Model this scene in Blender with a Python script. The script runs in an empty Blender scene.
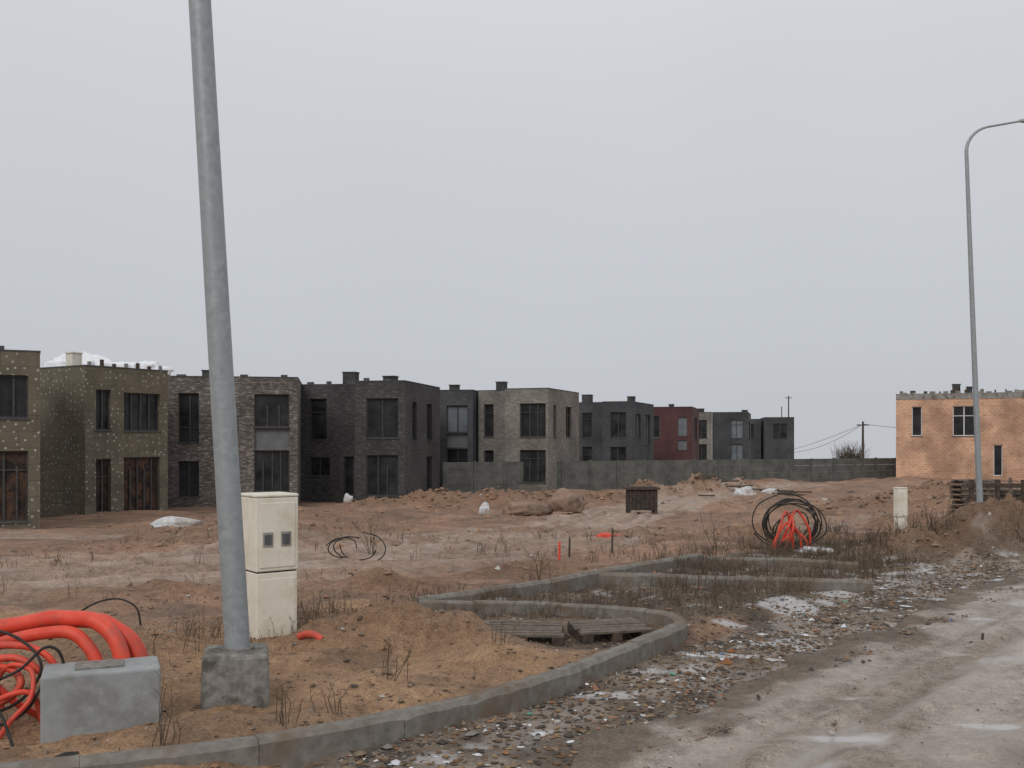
import bpy, math, random
import numpy as np
from mathutils import Vector, noise as mnoise
random.seed(7); rng=np.random.default_rng(11)
scene=bpy.context.scene
scene.view_settings.view_transform='Standard'; scene.view_settings.look='None'; scene.view_settings.exposure=0
coll=scene.collection

# ------------------------------------------------------------------ noise / terrain
def vnoise(x,y,seed=0):
    x=np.asarray(x,float); y=np.asarray(y,float)
    ix=np.floor(x).astype(np.int64); iy=np.floor(y).astype(np.int64)
    fx=x-ix; fy=y-iy; fx=fx*fx*(3-2*fx); fy=fy*fy*(3-2*fy)
    def h(a,b):
        n=(a*374761393+b*668265263+seed*144665)&0xffffffff
        n=((n^(n>>13))*1274126177)&0xffffffff
        n=n^(n>>16)
        return (n&0xffff)/65535.0
    a=h(ix,iy);b=h(ix+1,iy);c=h(ix,iy+1);d=h(ix+1,iy+1)
    return (a*(1-fx)+b*fx)*(1-fy)+(c*(1-fx)+d*fx)*fy
def fbm(x,y,octv=4,seed=0):
    s=0;a=1;t=0
    for i in range(octv):
        s=s+a*vnoise(x*2**i+i*17.3,y*2**i-i*9.1,seed+i); t+=a; a*=.5
    return s/t
def sm(t):
    t=np.clip(t,0,1); return t*t*(3-2*t)
def offs(x,y): return .772*x-.636*y
def g0(x,y):
    t=sm((y-14)/30.0); r=sm((x-5)/25.0)
    z=-(1.5*(1-r)+.9*r)*t
    return z-np.maximum(0,y-95)*.03
MOUNDS=[(8.5,18.0,1.5,.8,1.0),(10.2,19.9,1.7,.9,1.05),(7.0,17.4,.9,.6,.35),(11.5,62,2.6,1.6,1.3),(8.0,60,1.6,1.4,.9),(14.5,64,1.5,1.5,.9),
 (-4.5,53,2.0,1.2,.95),(-1.2,54,1.8,1.2,1.05),(2.2,55,2.2,1.2,.8),(-7.5,52,1.5,1.0,.7),(16,46,2.5,1.5,.9),(19.5,44,2.0,1.5,1.1),
 (-1.35,9.9,.95,.5,.36),(-.55,9.5,.55,.35,.22),(-2.6,10.5,.7,.45,.22),(-3.5,9.2,.8,.5,.22),(-.3,8.7,.5,.35,.14),(-1.9,8.7,.6,.3,.13),(-.9,7.6,.5,.25,.08),(-6,22,3,.8,.3),(6.2,20.3,1.2,.6,.3),(3.2,22.5,1.6,.5,.28),
 (13,34,2,1,.7),(1,30,2.5,.8,.25),(22,52,3,1.5,.9),(14.5,30,2,1.2,.8),(-1.6,13.0,1.2,.5,.28),(0.3,15.2,.9,.4,.2),(-4.5,12.5,1.2,.4,.22),(5.5,24.5,2,.7,.35),(-9.5,35,2,.8,.4),(12.5,44,2.2,1,.6),(5,57,2,1.2,.7),
 (-7,19.6,2.2,.4,.16),(-1.5,20.5,1.4,.4,.2),(-9,28,2.5,.6,.3),(3.5,27,1.5,.5,.25),(-5,31,2.5,.7,.3)]
TRK=np.array([(-30,14.0),(-7.7,15.4),(-5.9,16.4),(-4.1,18.6),(-1.5,24),(2.0,36),(5.5,48),(14,64),(20,70)])
TRK2=np.array([(-40,24),(-14,25),(-4,27),(3,30),(9,34),(16,37),(30,44)])
TRK3=np.array([(-20,12.2),(-8,12.9),(-4.5,14.3),(-1.5,17.5),(2,23),(6,29),(12,36)])
def dist_poly(x,y,P):
    d=np.full(np.shape(x),1e9)
    for (ax,ay),(bx,by) in zip(P[:-1],P[1:]):
        vx,vy=bx-ax,by-ay; t=np.clip(((x-ax)*vx+(y-ay)*vy)/(vx*vx+vy*vy),0,1)
        d=np.minimum(d,np.hypot(x-ax-t*vx,y-ay-t*vy))
    return d
SNOW=[(3.2,11.9,.75,.38),(2.3,10.75,.3,.13),(4.1,12.9,.6,.25),(1.25,8.7,.3,.11),(2.9,13.5,.5,.22),(4.9,14.5,.9,.22),(5.9,15.2,.6,.2),(.75,7.9,.3,.1),(3.6,14.6,.5,.15),(2.6,9.9,.3,.1),(.2,6.9,.3,.1),(6.4,16.3,.6,.2),(1.9,9.4,.35,.12),(-.2,6.55,.3,.1)]
def pud_mask(x,y,L,k=4,q=2.6):
    m=np.zeros(np.shape(x))
    n=fbm(x*3.2,y*3.2,4,91)
    for cx,cy,rx,ry in L:
        r=np.hypot((x-cx)/rx,(y-cy)/ry)
        m=np.maximum(m,sm((.75-r+(n-.5)*q)*k)*sm((1.9-r)*2))
    return m
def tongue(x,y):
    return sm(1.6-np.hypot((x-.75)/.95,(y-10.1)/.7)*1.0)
def H(x,y):
    x=np.asarray(x,float); y=np.asarray(y,float)
    z=g0(x,y); o=offs(x,y)
    road=sm((o+3.75)/.35)*sm((4.0-o)/.35)
    far=sm((y-20)/30)
    det=(fbm(x*.9,y*.9,4,3)-.5)*(.20+.25*far)+(fbm(x*4.5,y*4.5,4,5)-.5)*.10
    det+= (fbm(x*.22,y*.22,2,8)-.5)*(.15+.5*far)
    for T,wd in ((TRK,1.9),(TRK3,1.5),(TRK2,1.5)):
        d=dist_poly(x,y,T)+(fbm(x*.6,y*.6,2,15)-.5)*.5; trk=sm(wd-d/1.5)
        det=det*(1-.6*trk)
        for c_,w_,a_ in ((.35,.12,-.04),(.6,.1,.04),(.9,.2,-.10),(1.2,.11,.07),(1.6,.17,-.07),(1.85,.1,.05),(2.3,.12,-.04)):
            det=det+a_*trk*np.exp(-((d-c_)/w_)**2)
    verge=sm((o+4.95)/.1)
    pl=sm((-4.95-o)/.2)*sm((13.5-y)/2.5)
    det=det*(1-.5*verge)
    fl=np.clip(sum(np.exp(-(((x-cx)/(rx*1.3))**2+((y-cy)/(ry*1.6))**2)*1.2) for cx,cy,rx,ry in SNOW),0,1)
    det=det*(1-.9*fl)-.02*fl
    # soil banked against the back kerb
    det=det+.07*sm(1-np.abs(o+8.35)/.45)*sm((y-10)/1.5)*sm((18-y)/2)
    z=z+det+pl*.08
    tg=tongue(x,y); z=z*(1-tg)+(.0+det*.25)*tg
    rg=.35+.9*fbm(x*1.6,y*1.6,4,21)+.4*(fbm(x*6,y*6,3,23)-.5)
    for mx,my,rx,ry,h in MOUNDS:
        q=((x-mx)/rx)**2+((y-my)/ry)**2
        z=z+h*np.exp(-q*1.1)*rg
    z=z*(1-road)+(g0(x,y)-.09)*road
    return z
def HZ(x,y): return float(H(np.array([x]),np.array([y]))[0])

# ------------------------------------------------------------------ builder
class B:
    def __init__(s): s.v=[];s.f=[];s.m=[];s.smooth=[]
    def add(s,vs,fs,mi=0,sm_=False):
        n=len(s.v); s.v+= [tuple(p) for p in vs]
        for f in fs: s.f.append(tuple(i+n for i in f)); s.m.append(mi); s.smooth.append(sm_)
    def quad(s,a,b,c,d,mi=0): s.add([a,b,c,d],[(0,1,2,3)],mi)
    def obox(s,o,ax,ay,az,mi=0):
        o=Vector(o);ax=Vector(ax);ay=Vector(ay);az=Vector(az)
        vs=[o,o+ax,o+ax+ay,o+ay,o+az,o+ax+az,o+ax+ay+az,o+ay+az]
        s.add(vs,[(0,3,2,1),(4,5,6,7),(0,1,5,4),(1,2,6,5),(2,3,7,6),(3,0,4,7)],mi)
    def box(s,c,size,rot=0,mi=0,taper=1.0):
        cx,cy,cz=c; sx,sy,sz=[k/2 for k in size]; cr,sr=math.cos(rot),math.sin(rot)
        vs=[]
        for dz,t in((-sz,1),(sz,taper)):
            for dx,dy in((-sx,-sy),(sx,-sy),(sx,sy),(-sx,sy)):
                dx*=t;dy*=t
                vs.append((cx+dx*cr-dy*sr,cy+dx*sr+dy*cr,cz+dz))
        s.add(vs,[(0,3,2,1),(4,5,6,7),(0,1,5,4),(1,2,6,5),(2,3,7,6),(3,0,4,7)],mi)
    def tube(s,pts,r,seg=8,mi=0,cap=True):
        pts=[Vector(p) for p in pts]; n=len(pts)
        rr=r if isinstance(r,(list,tuple)) else [r]*n
        T=[(pts[min(i+1,n-1)]-pts[max(i-1,0)]).normalized() for i in range(n)]
        up=Vector((0,0,1)) if abs(T[0].z)<.9 else Vector((1,0,0))
        N=(up-T[0]*up.dot(T[0])).normalized(); vs=[]
        for i in range(n):
            N=(N-T[i]*N.dot(T[i])).normalized(); Bn=T[i].cross(N)
            for k in range(seg):
                a=2*math.pi*k/seg; vs.append(pts[i]+(N*math.cos(a)+Bn*math.sin(a))*rr[i])
        fs=[]
        for i in range(n-1):
            for k in range(seg):
                k2=(k+1)%seg; fs.append((i*seg+k,i*seg+k2,(i+1)*seg+k2,(i+1)*seg+k))
        s.add(vs,fs,mi,True)
        if cap:
            s.add(vs[:seg],[tuple(range(seg))[::-1]],mi); s.add(vs[-seg:],[tuple(range(seg))],mi)
    def build(s,name,mats,origin=(0,0,0),parent=None,uv=True,bevel=0):
        me=bpy.data.meshes.new(name); ox,oy,oz=origin
        me.from_pydata([(a-ox,b-oy,c-oz) for a,b,c in s.v],[],s.f)
        for m in mats: me.materials.append(m)
        me.polygons.foreach_set('material_index',s.m); me.polygons.foreach_set('use_smooth',s.smooth)
        me.update()
        if uv:
            L=me.uv_layers.new(name='UVMap'); 
            for p in me.polygons:
                nx,ny,nz=p.normal; l=math.hypot(nx,ny)
                for li in p.loop_indices:
                    x,y,z=me.vertices[me.loops[li].vertex_index].co
                    if abs(nz)>.7 or l<1e-5: L.data[li].uv=(x,y)
                    else: L.data[li].uv=((-ny*x+nx*y)/l,z)
        ob=bpy.data.objects.new(name,me); coll.objects.link(ob)
        if parent is None: ob.location=origin
        else: ob.parent=parent
        if bevel:
            md=ob.modifiers.new('bevel','BEVEL'); md.width=bevel; md.segments=2; md.limit_method='ANGLE'
        return ob
def tag(ob,label=None,cat=None,group=None,kind=None):
    if label: ob['label']=label
    if cat: ob['category']=cat
    if group: ob['group']=group
    if kind: ob['kind']=kind
    return ob
def empty(name,loc,label,cat,group=None):
    e=bpy.data.objects.new(name,None); e.location=loc; e.empty_display_size=.2; coll.objects.link(e)
    return tag(e,label,cat,group)
def catmull(P,n=8):
    P=[Vector(p) for p in P]; out=[]
    Q=[P[0]*2-P[1]]+P+[P[-1]*2-P[-2]]
    for i in range(1,len(Q)-2):
        a,b,c,d=Q[i-1:i+3]
        for k in range(n):
            t=k/n; out.append(.5*((2*b)+(c-a)*t+(2*a-5*b+4*c-d)*t*t+(3*b-a-3*c+d)*t**3))
    out.append(P[-1]); return out

# ------------------------------------------------------------------ materials
def nmat(name):
    m=bpy.data.materials.new(name); m.use_nodes=True; nt=m.node_tree; bs=nt.nodes['Principled BSDF']; return m,nt,bs
def lk(nt,a,b): nt.links.new(a,b)
def noise_node(nt,scale,detail=4,rough=.6,uv=False):
    n=nt.nodes.new('ShaderNodeTexNoise'); n.inputs['Scale'].default_value=scale; n.inputs['Detail'].default_value=detail; n.inputs['Roughness'].default_value=rough
    tc=nt.nodes.new('ShaderNodeTexCoord'); lk(nt,tc.outputs['UV' if uv else 'Object'],n.inputs['Vector']); return n
def ramp(nt,src,stops):
    r=nt.nodes.new('ShaderNodeValToRGB'); cr=r.color_ramp
    while len(cr.elements)<len(stops): cr.elements.new(.5)
    for e,(p,c) in zip(cr.elements,stops): e.position=p; e.color=(*c,1) if len(c)==3 else c
    lk(nt,src,r.inputs[0]); return r
def mix(nt,a,b,fac,mode='MIX'):
    m=nt.nodes.new('ShaderNodeMix'); m.data_type='RGBA'; m.blend_type=mode
    if isinstance(fac,(int,float)): m.inputs[0].default_value=fac
    else: lk(nt,fac,m.inputs[0])
    for s,i in((a,6),(b,7)):
        if isinstance(s,tuple): m.inputs[i].default_value=(*s,1)
        else: lk(nt,s,m.inputs[i])
    return m.outputs[2]
def bump(nt,bs,src,st,dist=.02):
    b=nt.nodes.new('ShaderNodeBump'); b.inputs['Strength'].default_value=st; b.inputs['Distance'].default_value=dist
    lk(nt,src,b.inputs['Height']); lk(nt,b.outputs[0],bs.inputs['Normal'])
def mottled(name,c1,c2,scale=6,rough=.85,bst=.3,bd=.01,c3=None,scale2=.8,metal=0,spec=.3):
    m,nt,bs=nmat(name); n=noise_node(nt,scale,5,.65); r=ramp(nt,n.outputs[0],[(.35,c1),(.65,c2)])
    col=r.outputs[0]
    if c3:
        n2=noise_node(nt,scale2,5,.7); f=ramp(nt,n2.outputs[0],[(.48,(0,0,0)),(.62,(1,1,1))]); col=mix(nt,col,c3,f.outputs[0])
    lk(nt,col,bs.inputs['Base Color']); bs.inputs['Roughness'].default_value=rough; bs.inputs['Metallic'].default_value=metal
    bs.inputs['Specular IOR Level'].default_value=spec
    if bst: bump(nt,bs,n.outputs[0],bst,bd)
    return m
def brick(name,c1,c2,mort,patch,pf=.5,big=.35,bw=.26,bh=.085,ms=.009):
    m,nt,bs=nmat(name)
    tc=nt.nodes.new('ShaderNodeTexCoord'); t=nt.nodes.new('ShaderNodeTexBrick'); lk(nt,tc.outputs['UV'],t.inputs['Vector'])
    t.inputs['Scale'].default_value=1; t.inputs['Brick Width'].default_value=bw; t.inputs['Row Height'].default_value=bh; t.inputs['Mortar Size'].default_value=ms; t.inputs['Mortar Smooth'].default_value=0
    t.inputs['Color1'].default_value=(*c1,1); t.inputs['Color2'].default_value=(*c2,1); t.inputs['Mortar'].default_value=(*mort,1)
    mp=nt.nodes.new('ShaderNodeMapping'); mp.inputs['Scale'].default_value=(3.8,11.7,1); lk(nt,tc.outputs['UV'],mp.inputs[0])
    wn=nt.nodes.new('ShaderNodeTexNoise'); wn.inputs['Scale'].default_value=.75; wn.inputs['Detail'].default_value=3; wn.inputs['Roughness'].default_value=.8; lk(nt,mp.outputs[0],wn.inputs['Vector'])
    f=ramp(nt,wn.outputs[0],[(.50,(0,0,0)),(.64,(pf,)*3)])
    col=mix(nt,t.outputs[0],patch,f.outputs[0])
    n2=noise_node(nt,big,5,.6); f2=ramp(nt,n2.outputs[0],[(.35,(.66,.66,.66)),(.65,(1.22,1.22,1.22))])
    col=mix(nt,col,f2.outputs[0],1.0,'MULTIPLY')
    lk(nt,col,bs.inputs['Base Color']); bs.inputs['Roughness'].default_value=.9; bump(nt,bs,t.outputs['Fac'],-.4,.01)
    return m
M={}
M['conc']=mottled('concrete',(.22,.215,.2),(.36,.35,.33),9,.9,.4,.006,(.16,.14,.12),2.5)
M['concbase']=mottled('weathered_concrete',(.15,.142,.13),(.30,.285,.26),14,.92,.7,.012,(.10,.09,.075),4)
M['concblock']=mottled('pale_concrete',(.27,.285,.285),(.35,.365,.365),7,.85,.4,.006,(.235,.235,.225),3.2)
M['kerb']=mottled('kerb_concrete',(.15,.137,.118),(.245,.225,.20),10,.88,.5,.006,(.165,.122,.088),1.4)
M['galv']=mottled('galvanised_steel',(.26,.29,.30),(.37,.40,.41),16,.5,.05,.002,(.31,.34,.35),2.2,metal=.25,spec=.5)
M['cream']=mottled('cream_plastic',(.74,.70,.59),(.82,.78,.68),3,.45,.05,.002,(.66,.61,.49),2.4,spec=.4)
M['dark']=mottled('dark_plastic',(.012,.012,.013),(.03,.03,.03),8,.5,.1)
M['meter']=mottled('meter_glass',(.07,.075,.08),(.12,.125,.13),8,.25,0,spec=.5)
M['red']=mottled('red_conduit',(.66,.055,.03),(.80,.10,.055),5,.5,.1,.003,(.50,.085,.055),4,spec=.4)
M['black']=mottled('black_cable',(.02,.02,.02),(.045,.04,.038),12,.6,.1)
M['wood']=mottled('weathered_wood',(.045,.034,.027),(.11,.082,.064),12,.85,.4)
M['woodl']=mottled('grey_timber',(.10,.08,.064),(.19,.155,.12),12,.85,.4)
M['rock']=mottled('boulder_stone',(.24,.16,.115),(.36,.25,.18),2.5,.85,.6,.03,(.15,.11,.085),1.2)
M['white']=mottled('white_sheet',(.5,.51,.52),(.72,.72,.73),4,.7,.4,.03,(.38,.33,.29),1.5)
M['pane']=mottled('painted_dark_opening',(.006,.006,.007),(.040,.041,.044),.9,.35,0,spec=.3)  # near-black sheet painted for the shade inside hollow openings
M['panelight']=mottled('painted_reflection_glass',(.12,.14,.16),(.20,.22,.24),1.0,.12,0,spec=.6)  # pale base colour stands in for sky mirrored in the glass
M['paneboard']=mottled('brown_interior',(.010,.009,.009),(.12,.062,.038),1.6,.6,0,c3=(.014,.012,.012),scale2=2.2)
M['frame']=mottled('dark_frame',(.045,.044,.045),(.08,.076,.072),6,.5,0)
M['framew']=mottled('white_frame',(.6,.6,.6),(.75,.75,.74),6,.5,0)
M['roof']=mottled('roof_felt',(.03,.03,.032),(.07,.07,.07),4,.9,.2)
M['coping']=mottled('dark_coping',(.055,.055,.058),(.095,.095,.097),5,.6,0)
M['panelgrey']=mottled('grey_panel',(.14,.145,.15),(.185,.19,.195),2,.7,0)
M['bk_dark']=brick('charcoal_brick',(.038,.037,.038),(.060,.058,.058),(.058,.057,.057),(.12,.112,.105),.85)  # dark brick lifted towards grey, distance haze put into its colour
M['bk_dark2']=brick('slate_brick',(.046,.048,.055),(.068,.070,.076),(.068,.068,.072),(.10,.10,.105),.6)
M['bk_mix']=brick('brown_mottled_brick',(.070,.060,.053),(.14,.118,.104),(.125,.115,.105),(.34,.30,.27),.9)
M['bk_beige']=brick('beige_grey_brick',(.16,.145,.124),(.27,.245,.215),(.22,.21,.19),(.11,.10,.09),.7)
M['bk_red']=brick('dark_red_brick',(.085,.034,.036),(.12,.045,.045),(.08,.052,.05),(.065,.036,.036),.5)
M['bk_orange']=brick('orange_block',(.47,.245,.145),(.60,.335,.205),(.60,.46,.35),(.62,.42,.29),.6,.6,.33,.165,.017)
def insul():
    m,nt,bs=nmat('insulation_board')
    n=noise_node(nt,.9,5,.7); r=ramp(nt,n.outputs[0],[(.35,(.128,.112,.080)),(.65,(.180,.160,.116))])
    tc=nt.nodes.new('ShaderNodeTexCoord'); v=nt.nodes.new('ShaderNodeTexVoronoi'); v.inputs['Scale'].default_value=3.1; v.inputs['Randomness'].default_value=.8
    lk(nt,tc.outputs['UV'],v.inputs['Vector']); v.voronoi_dimensions='2D'
    f=ramp(nt,v.outputs['Distance'],[(.09,(1,1,1)),(.16,(0,0,0))])
    n2=noise_node(nt,1.1,4,.7); f2=ramp(nt,n2.outputs[0],[(.40,(.08,.08,.08)),(.56,(.9,.9,.9))])
    fm=mix(nt,f.outputs[0],f2.outputs[0],1,'MULTIPLY')
    t=nt.nodes.new('ShaderNodeTexBrick'); lk(nt,tc.outputs['UV'],t.inputs['Vector']); t.inputs['Scale'].default_value=1; t.inputs['Brick Width'].default_value=1.2; t.inputs['Row Height'].default_value=.6; t.inputs['Mortar Size'].default_value=.012
    t.inputs['Color1'].default_value=(1,1,1,1); t.inputs['Color2'].default_value=(.86,.86,.86,1); t.inputs['Mortar'].default_value=(.6,.6,.6,1)
    c=mix(nt,r.outputs[0],t.outputs[0],1,'MULTIPLY')
    lk(nt,mix(nt,c,(.46,.455,.43),fm),bs.inputs['Base Color']); bs.inputs['Roughness'].default_value=.95; return m
M['insul']=insul()
M['fence']=mottled('concrete_fence',(.085,.087,.08),(.15,.15,.138),1.5,.9,.3)

def ground_mat():
    m,nt,bs=nmat('churned_earth')
    a=nt.nodes.new('ShaderNodeAttribute'); a.attribute_name='zone'
    w=nt.nodes.new('ShaderNodeAttribute'); w.attribute_name='wet'
    n1=noise_node(nt,1.3,5,.7); n2=noise_node(nt,8,6,.75); n3=noise_node(nt,45,3,.7)
    f1=ramp(nt,n1.outputs[0],[(.3,(.74,.72,.70)),(.7,(1.2,1.2,1.2))])
    f2=ramp(nt,n2.outputs[0],[(.32,(.62,.60,.58)),(.5,(1,1,1)),(.70,(1.28,1.29,1.3))])
    f3=ramp(nt,n3.outputs[0],[(.35,(.72,.72,.72)),(.65,(1.24,1.24,1.24))])
    c=mix(nt,a.outputs['Color'],f1.outputs[0],1,'MULTIPLY'); c=mix(nt,c,f2.outputs[0],1,'MULTIPLY'); c=mix(nt,c,f3.outputs[0],1,'MULTIPLY')
    wc=ramp(nt,w.outputs['Fac'],[(.55,(.27,.225,.19)),(.92,(.42,.395,.375))])  # damp mud tone; pale end paints reflected sky into the puddle colour
    c=mix(nt,c,wc.outputs[0],w.outputs['Fac'])
    lk(nt,c,bs.inputs['Base Color'])
    rr=nt.nodes.new('ShaderNodeMapRange'); rr.inputs[3].default_value=.85; rr.inputs[4].default_value=.05; lk(nt,w.outputs['Fac'],rr.inputs[0]); lk(nt,rr.outputs[0],bs.inputs['Roughness'])
    bs.inputs['Specular IOR Level'].default_value=.5
    mm=nt.nodes.new('ShaderNodeMath'); mm.operation='SUBTRACT'; mm.inputs[0].default_value=1; lk(nt,w.outputs['Fac'],mm.inputs[1])
    ad=nt.nodes.new('ShaderNodeMath'); ad.operation='ADD'; lk(nt,n2.outputs[0],ad.inputs[0]); 
    m3=nt.nodes.new('ShaderNodeMath'); m3.operation='MULTIPLY'; m3.inputs[1].default_value=.35; lk(nt,n3.outputs[0],m3.inputs[0]); lk(nt,m3.outputs[0],ad.inputs[1])
    b=nt.nodes.new('ShaderNodeBump'); b.inputs['Distance'].default_value=.09; lk(nt,mm.outputs[0],b.inputs['Strength']); lk(nt,ad.outputs[0],b.inputs['Height']); lk(nt,b.outputs[0],bs.inputs['Normal'])
    return m
M['ground']=ground_mat()

# ------------------------------------------------------------------ ground sheet
def axis(lo,hi,step,far_lo,far_hi,gr=1.06):
    a=list(np.arange(lo,hi,step)); s=step; x=a[-1]
    while x<far_hi: s=min(s*gr,60); x+=s; a.append(x)
    s=step; x=lo; pre=[]
    while x>far_lo: s=min(s*gr*1.1,60); x-=s; pre.append(x)
    return np.array(pre[::-1]+a)
def grid_mesh(name,X,Y,Z,zone,wet,mat):
    ny,nx=X.shape; me=bpy.data.meshes.new(name)
    co=np.stack([X,Y,Z],-1).reshape(-1,3)
    i=np.arange(nx*ny).reshape(ny,nx); f=np.stack([i[:-1,:-1],i[:-1,1:],i[1:,1:],i[1:,:-1]],-1).reshape(-1,4)
    me.vertices.add(len(co)); me.vertices.foreach_set('co',co.ravel().astype(np.float32))
    me.loops.add(f.size); me.loops.foreach_set('vertex_index',f.ravel().astype(np.int32))
    me.polygons.add(len(f)); me.polygons.foreach_set('loop_start',np.arange(0,f.size,4,dtype=np.int32)); me.polygons.foreach_set('loop_total',np.full(len(f),4,dtype=np.int32))
    me.polygons.foreach_set('use_smooth',np.ones(len(f),dtype=bool))
    me.update(calc_edges=True)
    ca=me.color_attributes.new('zone','FLOAT_COLOR','POINT'); ca.data.foreach_set('color',np.concatenate([zone.reshape(-1,3),np.ones((len(co),1))],1).ravel().astype(np.float32))
    wa=me.attributes.new('wet','FLOAT','POINT'); wa.data.foreach_set('value',wet.ravel().astype(np.float32))
    me.materials.append(mat); ob=bpy.data.objects.new(name,me); coll.objects.link(ob); return ob
xs=axis(-7,11,.055,-900,1400,1.026); ys=axis(5,21,.055,-150,2200,1.015)
X,Y=np.meshgrid(xs,ys); Z=H(X,Y)
O=offs(X,Y)
def lerp(a,b,t): return a*(1-t[...,None])+np.array(b)*t[...,None]
C=np.zeros(X.shape+(3,))+np.array((.325,.20,.135))
nz=fbm(X*.35,Y*.35,4,33); C=lerp(C,(.42,.255,.17),sm((nz-.45)*5))
C=lerp(C,(.225,.15,.105),sm((fbm(X*.8,Y*1.4,4,44)-.50)*7)*.75)
nb=(fbm(X*1.2,Y*1.2,3,55)-.5)
sand=sm((-4.9-O)/.15)*sm((12.0-Y+nb*4)/1.5)*sm((2.5-X)/1.)
C=lerp(C,(.47,.29,.165),sand)
C=lerp(C,(.31,.195,.12),sand*sm((fbm(X*1.5,Y*1.5,4,77)-.47)*6)*.85)
wv=(fbm(X*.6,Y*.6,2,15)-.5)*.5
def track(C,T,wd,col,k,na):
    d=dist_poly(X,Y,T)+wv; t=sm((wd-d-nb*na)/.5)*(.55+.45*sm((fbm(X*.5,Y*2,3,12)-.38)*5)); C=lerp(C,col,t*k)
    r=np.zeros(X.shape)
    for c_,w_,a_ in ((.35,.1,.6),(.9,.19,1),(1.6,.16,.9),(2.3,.1,.6)): r=np.maximum(r,a_*np.exp(-((d-c_)/w_)**2))
    return lerp(C,(.23,.155,.108),t*r*.85),t,r
C,t2,r2=track(C,TRK2,1.9,(.47,.345,.265),.75,1.2)
C,t3,r3=track(C,TRK3,1.7,(.47,.335,.25),.75,1.0)
C,t1,rt=track(C,TRK,2.6,(.53,.395,.31),.88,1.0)
vg=sm((O+4.95)/.1)*sm((-3.2-O)/.3); C=lerp(C,(.205,.158,.118),vg)
bay=sm((O+8.0)/.15)*sm((-4.8-O)/.2)*sm((Y-10.5-nb)/.6)*sm((24-Y)/4); C=lerp(C,(.20,.148,.102),bay*.9)
C=lerp(C,(.31,.245,.19),vg*sm((fbm(X*2,Y*2,3,19)-.48)*6)*.85)
C=lerp(C,(.11,.084,.062),(vg+bay).clip(0,1)*sm((fbm(X*2.2,Y*2.2,4,29)-.50)*7)*.75)
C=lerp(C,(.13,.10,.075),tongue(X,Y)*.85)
mm_=np.zeros(X.shape)
for mx,my,rx,ry,h in MOUNDS:
    if h>=.2: mk=np.exp(-(((X-mx)/rx)**2+((Y-my)/ry)**2)); C=lerp(C,(.29,.175,.105),mk*.85); mm_=np.maximum(mm_,mk)
C=lerp(C,(.24,.20,.15),sm((Y-75)/30)*.7)
S=pud_mask(X,Y,SNOW)*sm((O+8)/.2)
S=np.maximum(S,(vg+.6*bay).clip(0,1)*sm((fbm(X*2.4,Y*2.4,4,67)-.65)*14)*.9)*sm((.25-mm_)*6)
C=lerp(C,(.68,.69,.71),S*.85)
W=.4*S
W=np.maximum(W,.9*pud_mask(X,Y,[(6.0,19.2,.7,.25)])) 
for t,r in ((t1,rt),(t3,r3),(t2,r2)):
    W=np.maximum(W,.38*sm((fbm(X*.9,Y*2.8,4,66)-.58)*9)*t)
    W=np.maximum(W,.85*sm((fbm(X*.6,Y*.9,3,68)-.52)*8)*t*r)
W=np.maximum(W,.5*vg*sm((fbm(X*1.6,Y*1.6,4,61)-.5)*8))
gr=grid_mesh('ground',X,Y,Z,C,W,M['ground']); tag(gr,kind='structure')

# road
al=np.concatenate([np.arange(-12,2,.3),np.arange(2,22,.055),np.arange(22,160,1.0)]); of=np.arange(-3.95,3.9,.045)
OF,AL=np.meshgrid(of,al)
RX=.772*OF+.636*AL; RY=-.636*OF+.772*AL
edge=np.clip((OF+3.9)/.35+(fbm(RX*1.5,RY*1.5,3,5)-.5)*1.8,0,1)*np.clip((3.85-OF)/.3,0,1)
RPUD=[(2.15,6.75,.70,.17),(4.25,9.35,.55,.14),(2.6,7.75,.35,.10),(5.3,11.2,.55,.16),(3.35,7.0,.35,.13),(1.35,6.1,.35,.10),(6.6,13.2,.6,.16),(4.4,8.3,.35,.10),(3.3,8.9,.25,.07),(5.9,12.4,.3,.1),(2.95,6.2,.25,.09)]
wr=pud_mask(RX,RY,RPUD,1.7,1.5)
wob=.14*(fbm(AL*.35,AL*0,2,3)-.5)
def rutf(c,w_): return np.exp(-((OF-c-wob)/w_)**2)
rut=rutf(-1.42,.16); rut2=rutf(-2.55,.12)*.8; rut3=rutf(-.9,.14)*.7; rut4=rutf(-2.95,.08)*.6
fl=np.clip(sum(np.exp(-(((RX-cx)/(rx*1.3))**2+((RY-cy)/(ry*1.7))**2)*1.2) for cx,cy,rx,ry in RPUD),0,1)
rz=((fbm(RX*1.2,RY*1.2,3,71)-.5)*.045+(fbm(OF*8,AL*1.4,4,72)-.5)*.055-.065*rut-.04*rut2-.045*rut3-.025*rut4+.04*rutf(-1.7,.08)+.035*rutf(-1.15,.08)+.02*rutf(-3.25,.15)+.03*rutf(-2.35,.06)+.02*rutf(-2.75,.05))*(1-fl)
rz=g0(RX,RY)+.015+rz-.022*fl
rz=rz*(1-wr)+(g0(RX,RY)-.010)*wr-.10*(1-sm(edge*1.6))
RC=np.zeros(RX.shape+(3,))+np.array((.50,.435,.375))
RC=lerp(RC,(.36,.295,.24),sm((fbm(OF*3.5,AL*.5,4,81)-.46)*6)*.75)
RC=lerp(RC,(.21,.158,.12),np.clip(rut+rut3,0,1)*.85)
RC=lerp(RC,(.29,.23,.18),(rut2+rut4).clip(0,1)*.85)
RC=lerp(RC,(.30,.23,.175),sm((OF+1.25)/.3)*.75)
RC=lerp(RC,(.23,.178,.135),sm((-3.2-OF+(fbm(RX*2,RY*2,3,9)-.5)*1.2)/.3))
wr2=np.maximum(wr*.95,.5*sm((fbm(OF*3.0,AL*.7,4,83)-.44)*5)*sm((OF+3.5)/.3))
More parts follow.
